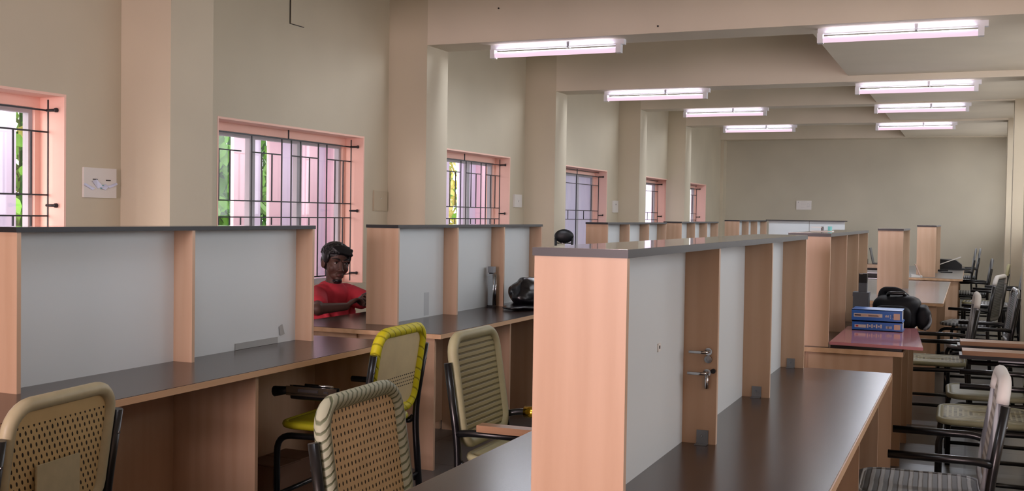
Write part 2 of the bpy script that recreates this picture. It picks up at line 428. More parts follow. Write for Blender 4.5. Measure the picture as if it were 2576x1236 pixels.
# fittings on the walls
def plate(name, label, y0, y1, z0, z1, d=.012, mat='plate', extra=None, group=None):
    t = thing(name, label, 'wall plate', (XW, (y0 + y1) / 2, z0), 0, group)
    hy = (y1 - y0) / 2
    B('cover_plate', M[mat], t, (-.002, d, -hy, hy, 0, z1 - z0), bevel=.003)
    if extra: extra(t, hy, z1 - z0, d)
    return t
def exA(t, hy, h, d):
    for y, z in ((-.045, .62), (.065, .60)): B('slot', M['slot'], t, (d, d + .002, y - .02, y + .02, h * z - .004, h * z + .002))
    bm = new()
    for (y, z, a, ly, lz) in ((-.03, .30, .5, .022, .05), (.035, .20, -.6, .02, .03), (-.1, .2, .9, .012, .05), (.1, .27, -1., .012, .045)):
        v = [bm.verts.new((d + .001 + .006 * (k % 2), y + math.cos(a) * p * ly - math.sin(a) * q * lz, h * z + .03 + math.sin(a) * p * ly * .6 + math.cos(a) * q * lz * .5)) for k, (p, q) in enumerate(((-1, -1), (1, -1), (1, 1), (-1, 1)))]
        bm.faces.new(v)
    for v in list(bm.verts): pass
    r = bmesh.ops.extrude_face_region(bm, geom=bm.faces[:]); bmesh.ops.translate(bm, verts=[g for g in r['geom'] if isinstance(g, bmesh.types.BMVert)], vec=(.002, 0, 0))
    obj('torn_paper', bm, M['lilac'], t)
    B('teal_sticker', M['teal'], t, (d, d + .003, .0, .035, h * .31, h * .31 + .022)); B('dark_mark', M['slot'], t, (d, d + .003, .0, .03, h * .29, h * .30))
plate('wall_plate', 'square white plate with two dark slots and a teal patch, left of the first pillar', 5.076, 5.349, 1.468, 1.652, .014, 'plate', exA)
def exB(t, hy, h, d):
    bm = new(); tube(bm, [(d, 0, h * .62), (d + .004, 0, h * .62)], .006, 10); obj('screw', bm, M['plate'], t)
plate('wall_plate', 'cream blank plate painted like the wall, beside the window behind the person', 8.565, 8.80, 1.419, 1.603, .016, 'cream', exB)
def exC(t, hy, h, d):
    B('rocker', M['plate'], t, (d, d + .004, -.035, .035, h * .3, h * .7)); B('dark_mark', M['slot'], t, (d + .004, d + .005, -.006, .006, h * .42, h * .47), (d + .004, d + .005, -.0, .012, h * .52, h * .56))
plate('switch_plate', 'white switch plate right of the third window', 11.838, 12.06, 1.493, 1.645, .02, 'plate', exC)
def exD(t, hy, h, d):
    B('dark_mark', M['slot'], t, (d, d + .002, -.008, .008, h * .62, h * .75))
plate('switch_plate', 'grey white switch plate right of the shuttered window', 15.68, 15.93, 1.46, 1.64, .02, 'plate', exD)
t = thing('notice_board', 'small white switchboard with faint lines on the far wall', 'wall plate', (-3.27, YF, 1.605))
B('cover_plate', M['plate'], t, (-.155, .155, -.02, .002, 0, .19), bevel=.004)
B('lettering', M['greystrip'], t, (-.06, .06, -.022, -.019, .165, .168)); B('lettering', M['greystrip'], t, (-.06, .05, -.022, -.019, .12, .123)); B('mark', M['greystrip'], t, (-.12, -.11, -.022, -.019, .14, .17))
B('drawing_outline', M['greystrip'], t, (.07, .072, -.022, -.019, .06, .13), (.11, .112, -.022, -.019, .06, .13), (.07, .112, -.022, -.019, .06, .062), (.07, .112, -.022, -.019, .128, .13)); B('dot', M['greystrip'], t, (-.04, -.034, -.022, -.019, .045, .053)); B('dot', M['greystrip'], t, (0, .006, -.022, -.019, .045, .053))
t = thing('wall_panel', 'pale rectangular access panel high on the wall above the large window', 'wall panel', (XW, 7.34, 2.885))
B('cover_plate', M['wall'], t, (-.002, .012, -.095, .095, .004, .45)); B('dark_gap', M['slot'], t, (-.002, .006, -.1, -.095, 0, .45), (-.002, .006, -.1, .095, 0, .004))
for k, (x, lab) in enumerate(((-3.29, 'grey smoke detector under the fourth beam, window side'), (-.763, 'grey smoke detector under the fourth beam, aisle side'))):
    t = thing('smoke_detector', lab, 'smoke detector', (x, 16.2, 3.03), 0, 'smoke detectors')
    B('housing', M['greystrip'], t, (-.09, .09, -.09, .09, -.028, .002), bevel=.008); B('sensor_window', M['slot'], t, (-.05, .05, -.092, -.05, -.03, -.012))

# tube lights under the beams
def tube_light(x, y, z, label, L=1.19, watt=32):
    t = thing('ceiling_tube_light', label, 'tube light', (x, y, z), 0, 'lit tube lights under the beams')
    B('batten', M['batten'], t, (-L / 2 - .02, L / 2 + .05, -.03, .03, -.045, .001), bevel=.006)
    bm = new(); tube(bm, [(-L / 2 + .02, -.012, -.088), (L / 2 - .02, -.012, -.088)], .026, 16); obj('fluorescent_tube', bm, M['tube'], t, smooth=False)
    for s in (-1, 1): B('lamp_holder', M['batten'], t, (s * L / 2 - .022, s * L / 2 + .022, -.042, .024, -.118, -.04), bevel=.005)
    B('fixing_clip', M['steel'], t, (.12, .14, -.034, .034, -.05, .001))
    l = bpy.data.lights.new('tube_lamp', 'AREA'); l.shape = 'RECTANGLE'; l.size = L - .1; l.size_y = .045; l.energy = watt; l.color = (.86, .90, 1.)
    o = bpy.data.objects.new('tube_lamp', l); COL.objects.link(o); o.parent = t; o.location = (0, 0, -.047)
    for sy in (-1, 1):
        l = bpy.data.lights.new('tube_lamp', 'AREA'); l.shape = 'RECTANGLE'; l.size = L - .08; l.size_y = .02; l.energy = .4; l.color = (.82, .78, 1.)
        o = bpy.data.objects.new('tube_lamp', l); COL.objects.link(o); o.parent = t; o.location = (0, sy * .045, -.04); o.rotation_euler = (PI, 0, 0)
    return t
for k in range(1, 5):
    zz = BZ[k]; yy = PY[k] + PD[k] * .5
    for x, sd in ((-3.44 if k != 3 else -3.42, 'window side'), (-.56, 'aisle side')):
        x += {1: 0, 2: -.02, 3: -.12, 4: -.33}[k] if sd == 'aisle side' else 0
        tube_light(x, yy, zz, 'lit tube light under the %s beam, %s' % (ORD[k], sd), 1.19)

S(B('beam', M['ceil'], None, (XP, 2.6, 1.98, 2.40, 2.95, ZC + .04)), 'added cream beam overhead, out of view, carrying the extra tube light', 'beam')  # unseen beam, added only to carry the extra tube light
tube_light(-1.9, 2.19, 2.95, 'added tube light overhead, out of view, brightening the left foreground carrel', 1.19, 24)  # extra unseen fixture, added to brighten the white panel of the left carrel

# ------------------------------------------------------------------ study carrels
def carrel(label, xc, ys, yd, hl, hr, zt=1.3315, zd=.75, legs=True, desk='desk', group='rows of study carrels', floor_end=True, extra=None, capx=(.106, .106)):
    """double-sided study carrel: dividers at ys, desk from yd[0] to yd[1], half depths hl / hr"""
    t = thing('study_carrel', label, 'study carrel', (xc, (ys[0] + ys[-1]) / 2, 0), 0, group)
    oy = (ys[0] + ys[-1]) / 2; Y = [y - oy for y in ys]; d0, d1 = yd[0] - oy, yd[1] - oy
    B('back_panel', M['white'], t, (-.006, .006, Y[0] + .004, Y[-1] - .004, zd, zt - .012))
    for k, y in enumerate(Y):
        z0 = zd - .001; w = .104; dy = .018
        if k == 0: ya, yb = y, y + dy
        elif k == len(Y) - 1: ya, yb = y - dy, y
        else: ya, yb = y, y + dy
        if floor_end and k == 0 and abs(d0 - y) < .03: z0 = .0
        B('end_board' if k in (0, len(Y) - 1) else 'divider', M['lam'], t, (-w, w, ya, yb, z0, zt - .012), bevel=.0015)
    c = B('cap', M['cap'], t, (-capx[0], capx[1], Y[0] - .004, Y[-1] + .004, zt - .0175, zt), bevel=.0015)
    e = .0012
    B('cap_edge', M['capedge'], c, (capx[1], capx[1] + e, Y[0] - .004, Y[-1] + .004, zt - .0182, zt - .0005), (-capx[0] - e, -capx[0], Y[0] - .004, Y[-1] + .004, zt - .0182, zt - .0005),
      (-capx[0] - e, capx[1] + e, Y[0] - .0055, Y[0] - .004, zt - .0182, zt - .0005), (-capx[0] - e, capx[1] + e, Y[-1] + .004, Y[-1] + .0055, zt - .0182, zt - .0005))
    cut = .0185 if floor_end and abs(d0 - Y[0]) < .03 else 0
    if cut: d0 = Y[0] + cut - .0
    dk = B('desk_top', M[desk], t, (-hl, hr, d0, d1, zd - .025, zd), bevel=.001)
    q = .004
    B('edge_band', M['edge'], dk, (hr, hr + q, d0, d1, zd - .026, zd - .002), (-hl - q, -hl, d0, d1, zd - .026, zd - .002),
      (-hl - q, hr + q, d0 - q, d0, zd - .026, zd - .002), (-hl - q, hr + q, d1, d1 + q, zd - .026, zd - .002))
    zb = zd - .0255; ins = .045
    if legs:
        B('modesty_panel', M['lam'], t, (-.009, .009, d0 + .03, d1 - .03, .06, zb))
        yl = sorted(set([round(d0 + .02, 3), round(d1 - .04, 3)] + [round(y, 3) for y in Y[1:-1]]))
        for y in yl:
            B('support_board', M['lam'], t, (.0095, hr - ins, y, y + .02, .0, zb), (-hl + ins, -.0095, y, y + .02, .0, zb), bevel=.001)
    if extra: extra(t, oy)
    return t

def exR1(t, oy):
    def at(x, y, z): return (x + .762, y - oy, z)
    y = 3.073
    def lever(xh, zh, down=False):
        h = thing0('lever_handle', t)
        bm = new(); x, yy, z = at(xh, y, zh)
        lathe_y(bm, x, yy, z, [(.011, 0), (.011, -.004)]); tube(bm, fillet([(x, yy - .002, z), (x, yy - .03, z), (x - .05, yy - .032, z)], .012), .0045, 8)
        if down: tube(bm, [(x, yy - .006, z - .005), (x, yy - .008, z - .045)], .006, 8)
        obj('lever_handle', bm, M['chrome'], t)
    lever(-.683, 1.017); lever(-.686, .956, True)
    bm = new(); x, yy, z = at(-.683, y, 1.001 - .006); lathe_y(bm, x, yy, z, [(.011, 0), (.011, -.006), (.005, -.007), (.005, -.005)]); obj('keyhole', bm, M['steel'], t)
    bm = new(); x, yy, z = at(-.668, y, .962); lathe_y(bm, x, yy, z, [(.007, 0), (.007, -.008)]); obj('black_knob', bm, M['blackplastic'], t)
    for (xb, yb) in ((-.696, 3.073), (-.704, 3.970), (-.712, 4.838)):
        x, yy, _ = at(xb, yb, 0)
        br = B('angle_bracket', M['steel'], t, (x - .017, x + .017, yy - .0025, yy, .7505, .79), (x - .017, x + .017, yy - .03, yy, .7505, .753), bevel=.0006)
        bm = new(); lathe_y(bm, x - .002, yy - .0025, .773, [(.004, 0), (.003, -.002)]); obj('screw', bm, M['chrome'], br)
    x, yy, z = at(-.757, 2.797, 1.055)
    h = B('hook_plate', M['plate'], t, (x, x + .004, yy - .012, yy + .012, z - .012, z + .01)); B('keyhole', M['slot'], h, (x + .004, x + .005, yy - .004, yy + .004, z - .004, z + .004))
def thing0(*a): return None
def lathe_y(bm, x, y, z, prof, n=14):
    rings = [[bm.verts.new((x + r * math.cos(2 * PI * k / n), y + dy, z + r * math.sin(2 * PI * k / n))) for k in range(n)] for r, dy in prof]
    for a, b in zip(rings, rings[1:]):
        for k in range(n): bm.faces.new([a[k], a[(k + 1) % n], b[(k + 1) % n], b[k]])
    bm.faces.new(rings[0]); bm.faces.new(rings[-1])
    bmesh.ops.recalc_face_normals(bm, faces=bm.faces[:])

def exA2(t, oy):
    X = .0065
    B('grey_strip', M['greystrip'], t, (X, X + .004, 4.131 - oy, 4.466 - oy, .751, .781))
    bm = new(); pts = ((4.478, .83), (4.505, .84), (4.52, .79), (4.485, .786)); 
    v = [bm.verts.new((X + .002 + .004 * (k > 1), y - oy, z)) for k, (y, z) in enumerate(pts)]; bm.faces.new(v)
    r = bmesh.ops.extrude_face_region(bm, geom=bm.faces[:]); bmesh.ops.translate(bm, verts=[g for g in r['geom'] if isinstance(g, bmesh.types.BMVert)], vec=(.001, 0, 0))
    obj('paper_scrap', bm, M['greystrip'], t)
def exB2(t, oy):
    B('grey_tape', M['palegrey'], t, (.0062, .0072, 6.025 - oy, 6.09 - oy, .76, .905))

carrel('long study carrel in the centre foreground, pink-lit end board and dark glossy desk', -.762, (2.174, 3.073, 3.970, 4.856), (1.55, 4.872), .4415, .464, extra=exR1, floor_end=False)
carrel('study carrel in the left foreground with large white back panel', -3.146, (2.79, 3.71, 4.64), (1.8, 4.84), .48, .478, floor_end=False, extra=exA2)
carrel('study carrel with a steel flask and black bag on its desk', -3.146, (5.505, 6.29, 7.045, 7.785), (5.225, 7.85), .50, .525, floor_end=False, extra=exB2)
carrel('study carrel behind the foreground one, with blue books on its desk', -.762, (5.727, 6.52, 7.22, 7.915), (5.69, 7.95), .44, .464, zt=1.331)
carrel('short study carrel near the aisle with a grey glossy desk, behind the blue books', -.643, (9.99, 11.1), (9.23, 12.6), .44, .452, floor_end=False, zt=1.33, desk='deskgrey')
carrel('far study carrel with open books and a phone on its desk', -.475, (13.55, 14.6, 15.6), (13.3, 16.8), .44, .40, floor_end=False, zt=1.352, desk='deskdim')
carrel('study carrel in the window row beyond the black bag, below the shuttered window', -3.146, (9.42, 10.1, 10.79, 11.48), (9.38, 11.55), .5, .5, floor_end=False, zt=1.345)
carrel('second study carrel from the far end of the window row', -3.146, (12.15, 12.8, 13.45, 14.1), (12.1, 14.2), .5, .5, floor_end=False, zt=1.352)
carrel('last study carrel of the window row, in front of the white screen', -3.146, (15.5, 16.2, 16.9, 17.75), (15.3, 17.85), .5, .5, floor_end=False, zt=1.375)
t = thing('partition_screen', 'white partition screen with thin dark cap before the far wall', 'screen', (-2.46, 18.05, 0))
B('panel', M['white'], t, (-.6, .05, -.008, .008, .05, 1.372), (.05, .6, -.008, .008, .05, 1.372)); B('joint_strip', M['greystrip'], t, (.044, .056, -.011, .011, .05, 1.372))
B('cap', M['capedge'], t, (-.64, .64, -.06, .06, 1.372, 1.386))
for s in (-.55, .55): B('foot', M['lam'], t, (s - .02, s + .02, -.16, .16, 0, .05))

# ------------------------------------------------------------------ chairs
def rrect(w, h, r, n=6):
    pts = []
    for cx, cy, a0 in ((w / 2 - r, h / 2 - r, 0), (-w / 2 + r, h / 2 - r, PI / 2), (-w / 2 + r, -h / 2 + r, PI), (w / 2 - r, -h / 2 + r, 1.5 * PI)):
        for k in range(n + 1):
            a = a0 + PI / 2 * k / n; pts.append((cx + r * math.cos(a), cy + r * math.sin(a)))
    return pts

def chair(label, x, y, rz, rim, panel, seat, seatrim=None, top=.86, post=.77, arm=.575, seatz=.43, bw=.46, arms=(True, True), pads=None, group='tubular steel study chairs', armlen=.36, topcap=None, depth=.42, postr=.016, rimr=.017, name='study_chair'):
    t = thing(name, label, 'chair', (x, y, 0), rz, group)
    zb0 = seatz + .03
    by = lambda z: -.215 - .06 * (z - zb0) / (.86 - zb0)
    # backrest
    h = top - zb0; out = rrect(bw - .03, h - .03, .075)
    path = [(px, by(py + zb0 + h / 2), py + zb0 + h / 2) for px, py in out]
    bm = new(); nb = 8; out2 = rrect(bw - .05, h - .05, .065)
    rows = []
    for off in (-.004, .004):
        vs = [bm.verts.new((px, by(py + zb0 + h / 2) + off - .0 , py + zb0 + h / 2)) for px, py in out2]; rows.append(vs)
    bm.faces.new(rows[0]); bm.faces.new(rows[1][::-1])
    for i in range(len(out2)): bm.faces.new([rows[0][i], rows[0][(i + 1) % len(out2)], rows[1][(i + 1) % len(out2)], rows[1][i]])
    bmesh.ops.recalc_face_normals(bm, faces=bm.faces[:])
    bk = obj('backrest', bm, panel, t)
    bm = new(); tube(bm, path, rimr, 10, closed=True); obj('wrapped_rim', bm, rim, bk)
    if topcap:
        bm = new(); q = [p for p in path if p[2] > top - .10]
        q.sort(key=lambda p: p[0]); tube(bm, q, rimr + .004, 10); obj('top_cover', bm, topcap, bk)
    # seat: rounded slab with a rolled rim
    sw = bw - .0; out = rrect(sw, depth, .08); bm = new(); L0 = [bm.verts.new((px, py + .0, seatz - .018)) for px, py in out]; L1 = [bm.verts.new((px, py, seatz + .004)) for px, py in out]
    inn = [bm.verts.new((px * .86, py * .86, seatz + .008)) for px, py in out]; c = bm.verts.new((0, 0, seatz + .002)); n = len(out)
    bm.faces.new(L0[::-1])
    for i in range(n):
        j = (i + 1) % n; bm.faces.new([L0[i], L0[j], L1[j], L1[i]]); bm.faces.new([L1[i], L1[j], inn[j], inn[i]]); bm.faces.new([inn[i], inn[j], c])
    for f in bm.faces: f.smooth = len(f.verts) < 5
    so = obj('seat', bm, seat, t)
    bm = new(); tube(bm, [(px, py, seatz - .006) for px, py in out], .016, 8, closed=True); obj('seat_rim', bm, seatrim or rim, so)
    # frame
    px = bw / 2 + .022
    for s in (-1, 1):
        bm = new(); tube(bm, fillet([(s * px, by(post) - .01, post), (s * px, by(zb0) - .004, seatz + .0), (s * (px + .0), -.255, .0)], .12, 6), postr, 12); lg = obj('back_post', bm, M['black'], t)
        bm = new(); tube(bm, [(s * px, by(post - .1) - .01 - postr, post - .075), (s * px, by(post - .1) - .012 - postr - .003, post - .075)], .005, 8); obj('bolt', bm, M['steel'], lg)
        bm = new(); fx = s * (bw / 2 + .012); tube(bm, fillet([(fx, depth / 2 + .0, 0), (fx, depth / 2 + .0, seatz - .05), (fx, -.20, seatz - .04), (s * px, -.215, seatz - .02)], .075, 6), .0145, 12); obj('front_leg', bm, M['black'], t)
        bm = new(); tube(bm, [(fx, depth / 2, .13), (s * px, -.242, .13)], .011, 8); obj('side_stretcher', bm, M['black'], t)
        if arms[0 if s < 0 else 1]:
            bm = new(); ya = by(arm) - .004; ax = s * (px + .008)
            tube(bm, fillet([(s * px, ya, arm - .012), (s * (px + .012), ya + .05, arm), (ax, ya + armlen, arm)], .03, 4), .0145, 12)
            ar = obj('armrest', bm, M['black'], t)
            if pads and pads[0 if s < 0 else 1]:
                kind = pads[0 if s < 0 else 1]
                if kind == 'wood':
                    B('arm_pad', M['armwood'], ar, (ax - .03, ax + .03, ya + .10, ya + armlen + .02, arm + .013, arm + .04), bevel=.006)
                elif kind == 'tablet':
                    B('writing_tablet', M['armwood'], ar, (ax - .09, ax + .07, ya + .0, ya + armlen + .03, arm + .05, arm + .075), bevel=.006)
                    B('tablet_tray', M['black'], ar, (ax - .1, ax + .08, ya - .09, ya + armlen + .045, arm + .03, arm + .05), bevel=.004)
                    B('tablet_bracket', M['steel'], ar, (ax - .015, ax + .015, ya + .05, ya + .2, arm + .012, arm + .031))
                elif kind == 'chrome':
                    br = B('folding_bracket', M['chrome'], ar, (ax - .018, ax - .014, ya + .13, ya + .38, arm + .004, arm + .045), (ax + .014, ax + .018, ya + .13, ya + .38, arm + .004, arm + .045), (ax - .018, ax + .018, ya + .13, ya + .38, arm + .012, arm + .016))
                    B('bracket_slot', M['slot'], br, (ax - .02, ax + .02, ya + .22, ya + .32, arm + .022, arm + .034), (ax - .02, ax + .02, ya + .17, ya + .19, arm + .022, arm + .032))
                    bm = new(); tube(bm, [(ax, ya + .37, arm + .024), (ax, ya + .45, arm + .014)], .02, 10, rfun=lambda u: .016 + .008 * u); obj('rubber_end', bm, M['blackplastic'], ar)
                    bm = new(); tube(bm, [(ax + .01, ya + .16, arm + .048), (ax + .01, ya + .30, arm + .05)], .006, 8); obj('spring_rod', bm, M['chrome'], ar)
                elif kind == 'brass':
                    bm = new(); tube(bm, [(ax, ya + .085, arm + .002), (ax, ya + .15, arm + .002)], .026, 14); obj('brass_end', bm, M['brass'], ar)
    bm = new(); tube(bm, [(-bw / 2 - .012, depth / 2, .13), (bw / 2 + .012, depth / 2, .13)], .011, 8); obj('front_stretcher', bm, M['black'], t)
    bm = new(); tube(bm, [(-px, -.242, .16), (px, -.242, .16)], .011, 8); obj('back_stretcher', bm, M['black'], t)
    return t

H = PI / 2
cA = chair('study chair with worn khaki cane back full of dark holes, bottom left corner', -2.70, 2.365, 1.70, M['khaki'], M['caneA'], M['khaki'], top=.865, bw=.47, arms=(True, True), rimr=.021)
B('repair_patch', M['khaki'], cA.children[0], (-.10, .085, -.262, -.255, .50, .665), bevel=.003)
chair('study chair with sage wrapped rim and tan cane back, bottom centre before the dark desk', -1.385, 2.785, -1.54, M['sage'], M['caneB'], M['khaki'], top=.875, post=.765, bw=.475, arms=(False, True), rimr=.024)
chair('bright yellow rimmed study chair with a folding chrome arm bracket', -2.64, 4.31, 1.62, M['yellow'], M['caneC'], M['yellows'], M['yellows'], top=.885, post=.785, arm=.585, seatz=.45, bw=.49, pads=('chrome', None), rimr=.024)
chair('olive study chair with ribbed cover and wooden arm pad, left of the tall end board', -1.635, 4.13, -1.56, M['olive'], M['oliver'], M['olive'], top=.915, post=.805, arm=.535, bw=.465, pads=('brass', 'wood'), rimr=.022, armlen=.4)
chair('study chair with grey strip seat and pale bound back, bottom right corner', -.155, 4.265, 1.60, M['greyst'], M['greysz'], M['greyst'], top=.865, post=.775, arm=.58, seatz=.42, bw=.43, topcap=M['paper'], armlen=.34, rimr=.018)
chair('study chair with sage woven seat, cut by the right edge behind the grey seated chair', .085, 5.98, 1.58, M['greenseat'], M['seatw'], M['seatw'], M['greenseat'], seatz=.42, arm=.60, bw=.50)
chair('study chair with sage seat and two brown writing tablets over its arms', .11, 6.95, 1.60, M['greenseat'], M['seatw'], M['greenseat'], seatz=.40, arm=.60, bw=.46, pads=('tablet', 'tablet'))
chair('study chair with white topped back and ribbed sage seat, beside the pink board', -.225, 8.25, 1.60, M['greyst'], M['mesh'], M['seatw'], M['greenseat'], top=.90, post=.80, seatz=.42, topcap=M['paper'])
chair('study chair with grey mesh back leaning over the aisle, right of the white topped chair', .06, 9.35, 1.62, M['steel'], M['mesh'], M['greyst'], top=.885, post=.82)
chair('study chair with broad white back cover, beside the grey glossy desk', .0, 11.3, 1.35, M['greyst'], M['mesh'], M['greyst'], top=.90, post=.80, topcap=M['paper'])
chair('study chair with a chrome bound back against the aisle pillar', .27, 13.0, 1.57, M['steel'], M['mesh'], M['greyst'], top=.98, post=.9, arm=.68, seatz=.5)
chair('study chair with an olive topped back behind the broad white covered chair', .15, 14.3, 1.52, M['olive'], M['mesh'], M['greyst'], top=.90)
chair('study chair with plain grey back in the aisle before the last pillar', .0, 16.2, 1.57, M['greyst'], M['mesh'], M['greyst'], top=.90)
chair('farther of two dark chairs standing side by side at the end of the aisle desks', -.12, 20.9, 1.57, M['greyst'], M['mesh'], M['greyst'], top=.93)
chair('nearer of two dark chairs standing side by side at the end of the aisle desks', -.2, 19.6, 1.57, M['greyst'], M['mesh'], M['greyst'], top=.96)

# black office chair: only its head rest shows over the carrels
t = thing('office_chair', 'black high backed office chair under the shuttered window', 'office chair', (-4.1, 11.15, 0), .36, None)
bm = new(); ell(bm, (0, -.2, 1.18), (.105, .035, .075)); obj('head_rest', bm, M['blackplastic'], t)
bm = new(); [tube(bm, [(s * .085, -.215, .98), (s * .09, -.21, 1.16)], .014, 8) for s in (-1, 1)]; obj('head_rest_post', bm, M['blackplastic'], t)
bm = new(); tube(bm, [(-.09, -.195, 1.105), (.09, -.195, 1.105)], .007, 8); obj('trim_bar', bm, M['chrome'], t)
bm = new(); prism(bm, rrect(.46, .5, .1), 1, -.235, -.19); bmesh.ops.translate(bm, verts=bm.verts[:], vec=(0, 0, .77)); obj('backrest', bm, M['blackplastic'], t, .012)
bm = new(); prism(bm, rrect(.48, .46, .1), 2, .44, .51); obj('seat', bm, M['blackplastic'], t, .015)
bm = new(); tube(bm, [(0, 0, .1), (0, 0, .44)], .028, 12); obj('gas_column', bm, M['steel'], t)
for k in range(5):
    a = k * 2 * PI / 5; bm = new(); tube(bm, [(0, 0, .11), (.27 * math.cos(a), .27 * math.sin(a), .07)], .02, 8); lg = obj('leg', bm, M['blackplastic'], t)
    bm = new(); ell(bm, (.27 * math.cos(a), .27 * math.sin(a), .03), (.03, .03, .03), seg=12, ring=8); obj('caster', bm, M['blackplastic'], lg)
B('back_bracket', M['steel'], t, (-.03, .03, -.25, -.19, .42, .7)); 

# ------------------------------------------------------------------ things on the desks
def noisy(bm, amp, sc, seed=0):
    for v in bm.verts:
        n = noise.noise_vector(v.co * sc + Vector((seed, seed * 2.3, 1.7))); v.co += n * amp
# steel flask
t = thing('steel_flask', 'tall square chrome flask with a black foot beside the black bag', 'flask', (-3.09, 6.95, .7505))
B('body', M['chrome'], t, (-.02, .02, -.02, .02, .012, .22), bevel=.006); B('foot', M['blackplastic'], t, (-.024, .024, -.024, .024, 0, .014), bevel=.003)
B('collar', M['chrome'], t, (-.022, .022, -.036, .03, .222, .235), bevel=.002); B('cap', M['steel'], t, (-.021, .021, -.021, .021, .243, .285), bevel=.003); B('neck', M['blackplastic'], t, (-.014, .014, -.014, .014, .232, .246))
for sy in (-1, 1): bm = new(); tube(bm, [(.022, sy * .022, .012), (.022, sy * .022, .226)], .0045, 8); obj('side_rod', bm, M['chrome'], t)

# black bag
bm = new(); vs = ell(bm, (0, 0, .095), (.135, .29, .115), seg=40, ring=26); noisy(bm, .035, 7, 3); noisy(bm, .012, 22, 5)
for v in bm.verts: v.co.z = max(v.co.z, .0)
t = thing('black_bag', 'crumpled shiny black bag lying on the desk by the flask', 'bag', (-2.865, 7.14, .7515))
obj('bag_body', bm, M['bag'], t)
bm = new(); ell(bm, (.03, -.13, .018), (.13, .32, .018), seg=30, ring=12); noisy(bm, .012, 9, 8)
for v in bm.verts: v.co.z = max(v.co.z, .0)
obj('bag_flap', bm, M['bag'], t)
# pink board and books
t = thing('pink_board', 'glossy pink board lying on the desk under the blue books', 'board', (-.762, 5.69, 0))
bm = new(); prism(bm, [(.11, .03), (.56, .0), (.49, 1.0), (.11, .92)], 2, .762, .778); obj('board_top', bm, M['pink'], t, .002)
bm = new(); prism(bm, [(.115, .045), (.46, .03), (.46, .95), (.115, .9)], 2, .7505, .762); obj('underside', bm, M['blackplastic'], t)
def book(label, x0, x1, y0, y1, z0, z1, top):
    t = thing('hardback_book', label, 'book', ((x0 + x1) / 2, (y0 + y1) / 2, z0), .0, 'blue hardbacks on the pink board')
    w, d, h = (x1 - x0) / 2, (y1 - y0) / 2, z1 - z0; c = .004
    B('cover', M['bluebook'], t, (-w, w, -d, d, 0, c), (-w, w, -d, d, h - c, h), (-w, w, -d, -d + c, 0, h), bevel=.0015)
    B('page_block', M['page'], t, (-w + .005, w - .005, -d + c, d - .006, c, h - c))
    ys = -d - .0012
    lab = B('spine_label', M['label'], t, (w - .045, w - .012, ys, -d + .001, h * .22, h * .74))
    if top:
        B('title_plate', M['gold'], t, (-w + .012, -w + .165, ys, -d + .001, h * .36, h * .66)); B('title_panel', M['label'], t, (-w + .016, -w + .15, ys - .0006, -d, h * .42, h * .60))
        B('title_print', M['darkblue'], t, (-w + .09, -w + .145, ys - .001, -d, h * .44, h * .48), (-w + .09, -w + .14, ys - .001, -d, h * .52, h * .56), (-w + .016, -w + .05, ys - .001, -d, h * .45, h * .56))
        bx = []
        for k in range(4): bx.append((-w + .180 + k * .0055, -w + .1835 + k * .0055, ys, -d + .001, h * .4, h * (.56 + .03 * (k % 2))))
        for k in range(5): bx.append((-w + .222 + k * .0058, -w + .2258 + k * .0058, ys, -d + .001, h * .36, h * (.56 + .04 * (k % 2))))
        bx.append((-w + .255, -w + .258, ys, -d + .001, h * .28, h * .62)); bx += [(-w + .207, -w + .21, ys, -d + .001, h * (.3 + .12 * k), h * (.38 + .12 * k)) for k in range(3)]
        bx = [(min(a, w - .05), min(b, w - .048), *r) for a, b, *r in bx]
        B('spine_lettering', M['gold'], t, *bx)
    else:
        B('title_panel', M['gold'], t, (-w + .014, -w + .075, ys, -d + .001, h * .3, h * .62)); B('red_mark', M['redprint'], t, (-w + .02, -w + .034, ys - .0006, -d, h * .38, h * .54))
        bx = [(-w + .08 + k * .012, -w + .088 + k * .012, ys, -d + .001, h * (.3 + .1 * (k % 2)), h * (.58 + .12 * ((k + 1) % 2))) for k in range(7)] + [(w - .088 + k * .0065, w - .0835 + k * .0065, ys, -d + .001, h * .3, h * .56) for k in range(5)]
        B('spine_lettering', M['gold'], t, *bx)
        bm = new(); lathe_y(bm, -w + .195, -d, h * .42, [(.006, .001), (.006, -.0012)]); obj('emblem', bm, M['gold'], t)
    return t
book('lower of two thick blue hardbacks stacked on the pink board', -.607, -.337, 6.40, 6.60, .7785, .8315, False)
book('upper of two thick blue hardbacks stacked on the pink board, with a framed title', -.610, -.340, 6.395, 6.60, .832, .897, True)
# black backpack behind the books
t = thing('backpack', 'dark navy backpack with a loop handle behind the blue books', 'backpack', (-.40, 6.98, .7515))
def pillow(c, r, pw, seg=36, ring=24):
    bm = new(); vs = ell(bm, (0, 0, 0), (1, 1, 1), seg=seg, ring=ring); sp = lambda a: math.copysign(abs(a) ** pw, a)
    for v in vs: v.co = V(c[0] + sp(v.co.x) * r[0], c[1] + sp(v.co.y) * r[1], c[2] + sp(v.co.z) * r[2])
    return bm
def V(*a): return Vector(a)
bm = pillow((0, 0, .095), (.135, .15, .105), .55); noisy(bm, .012, 11, 2); [setattr(v.co, 'z', max(v.co.z, 0)) for v in bm.verts]; obj('main_body', bm, M['bagcloth'], t)
bm = pillow((-.02, -.16, .075), (.105, .045, .07), .6); noisy(bm, .008, 14, 4); [setattr(v.co, 'z', max(v.co.z, 0)) for v in bm.verts]; obj('front_pocket', bm, M['bagcloth'], t)
bm = new(); tube(bm, fillet([(-.05, -.06, .19), (-.05, -.08, .212), (.045, -.085, .212), (.045, -.07, .185)], .04, 6), .011, 10); obj('loop_handle', bm, M['bag'], t)
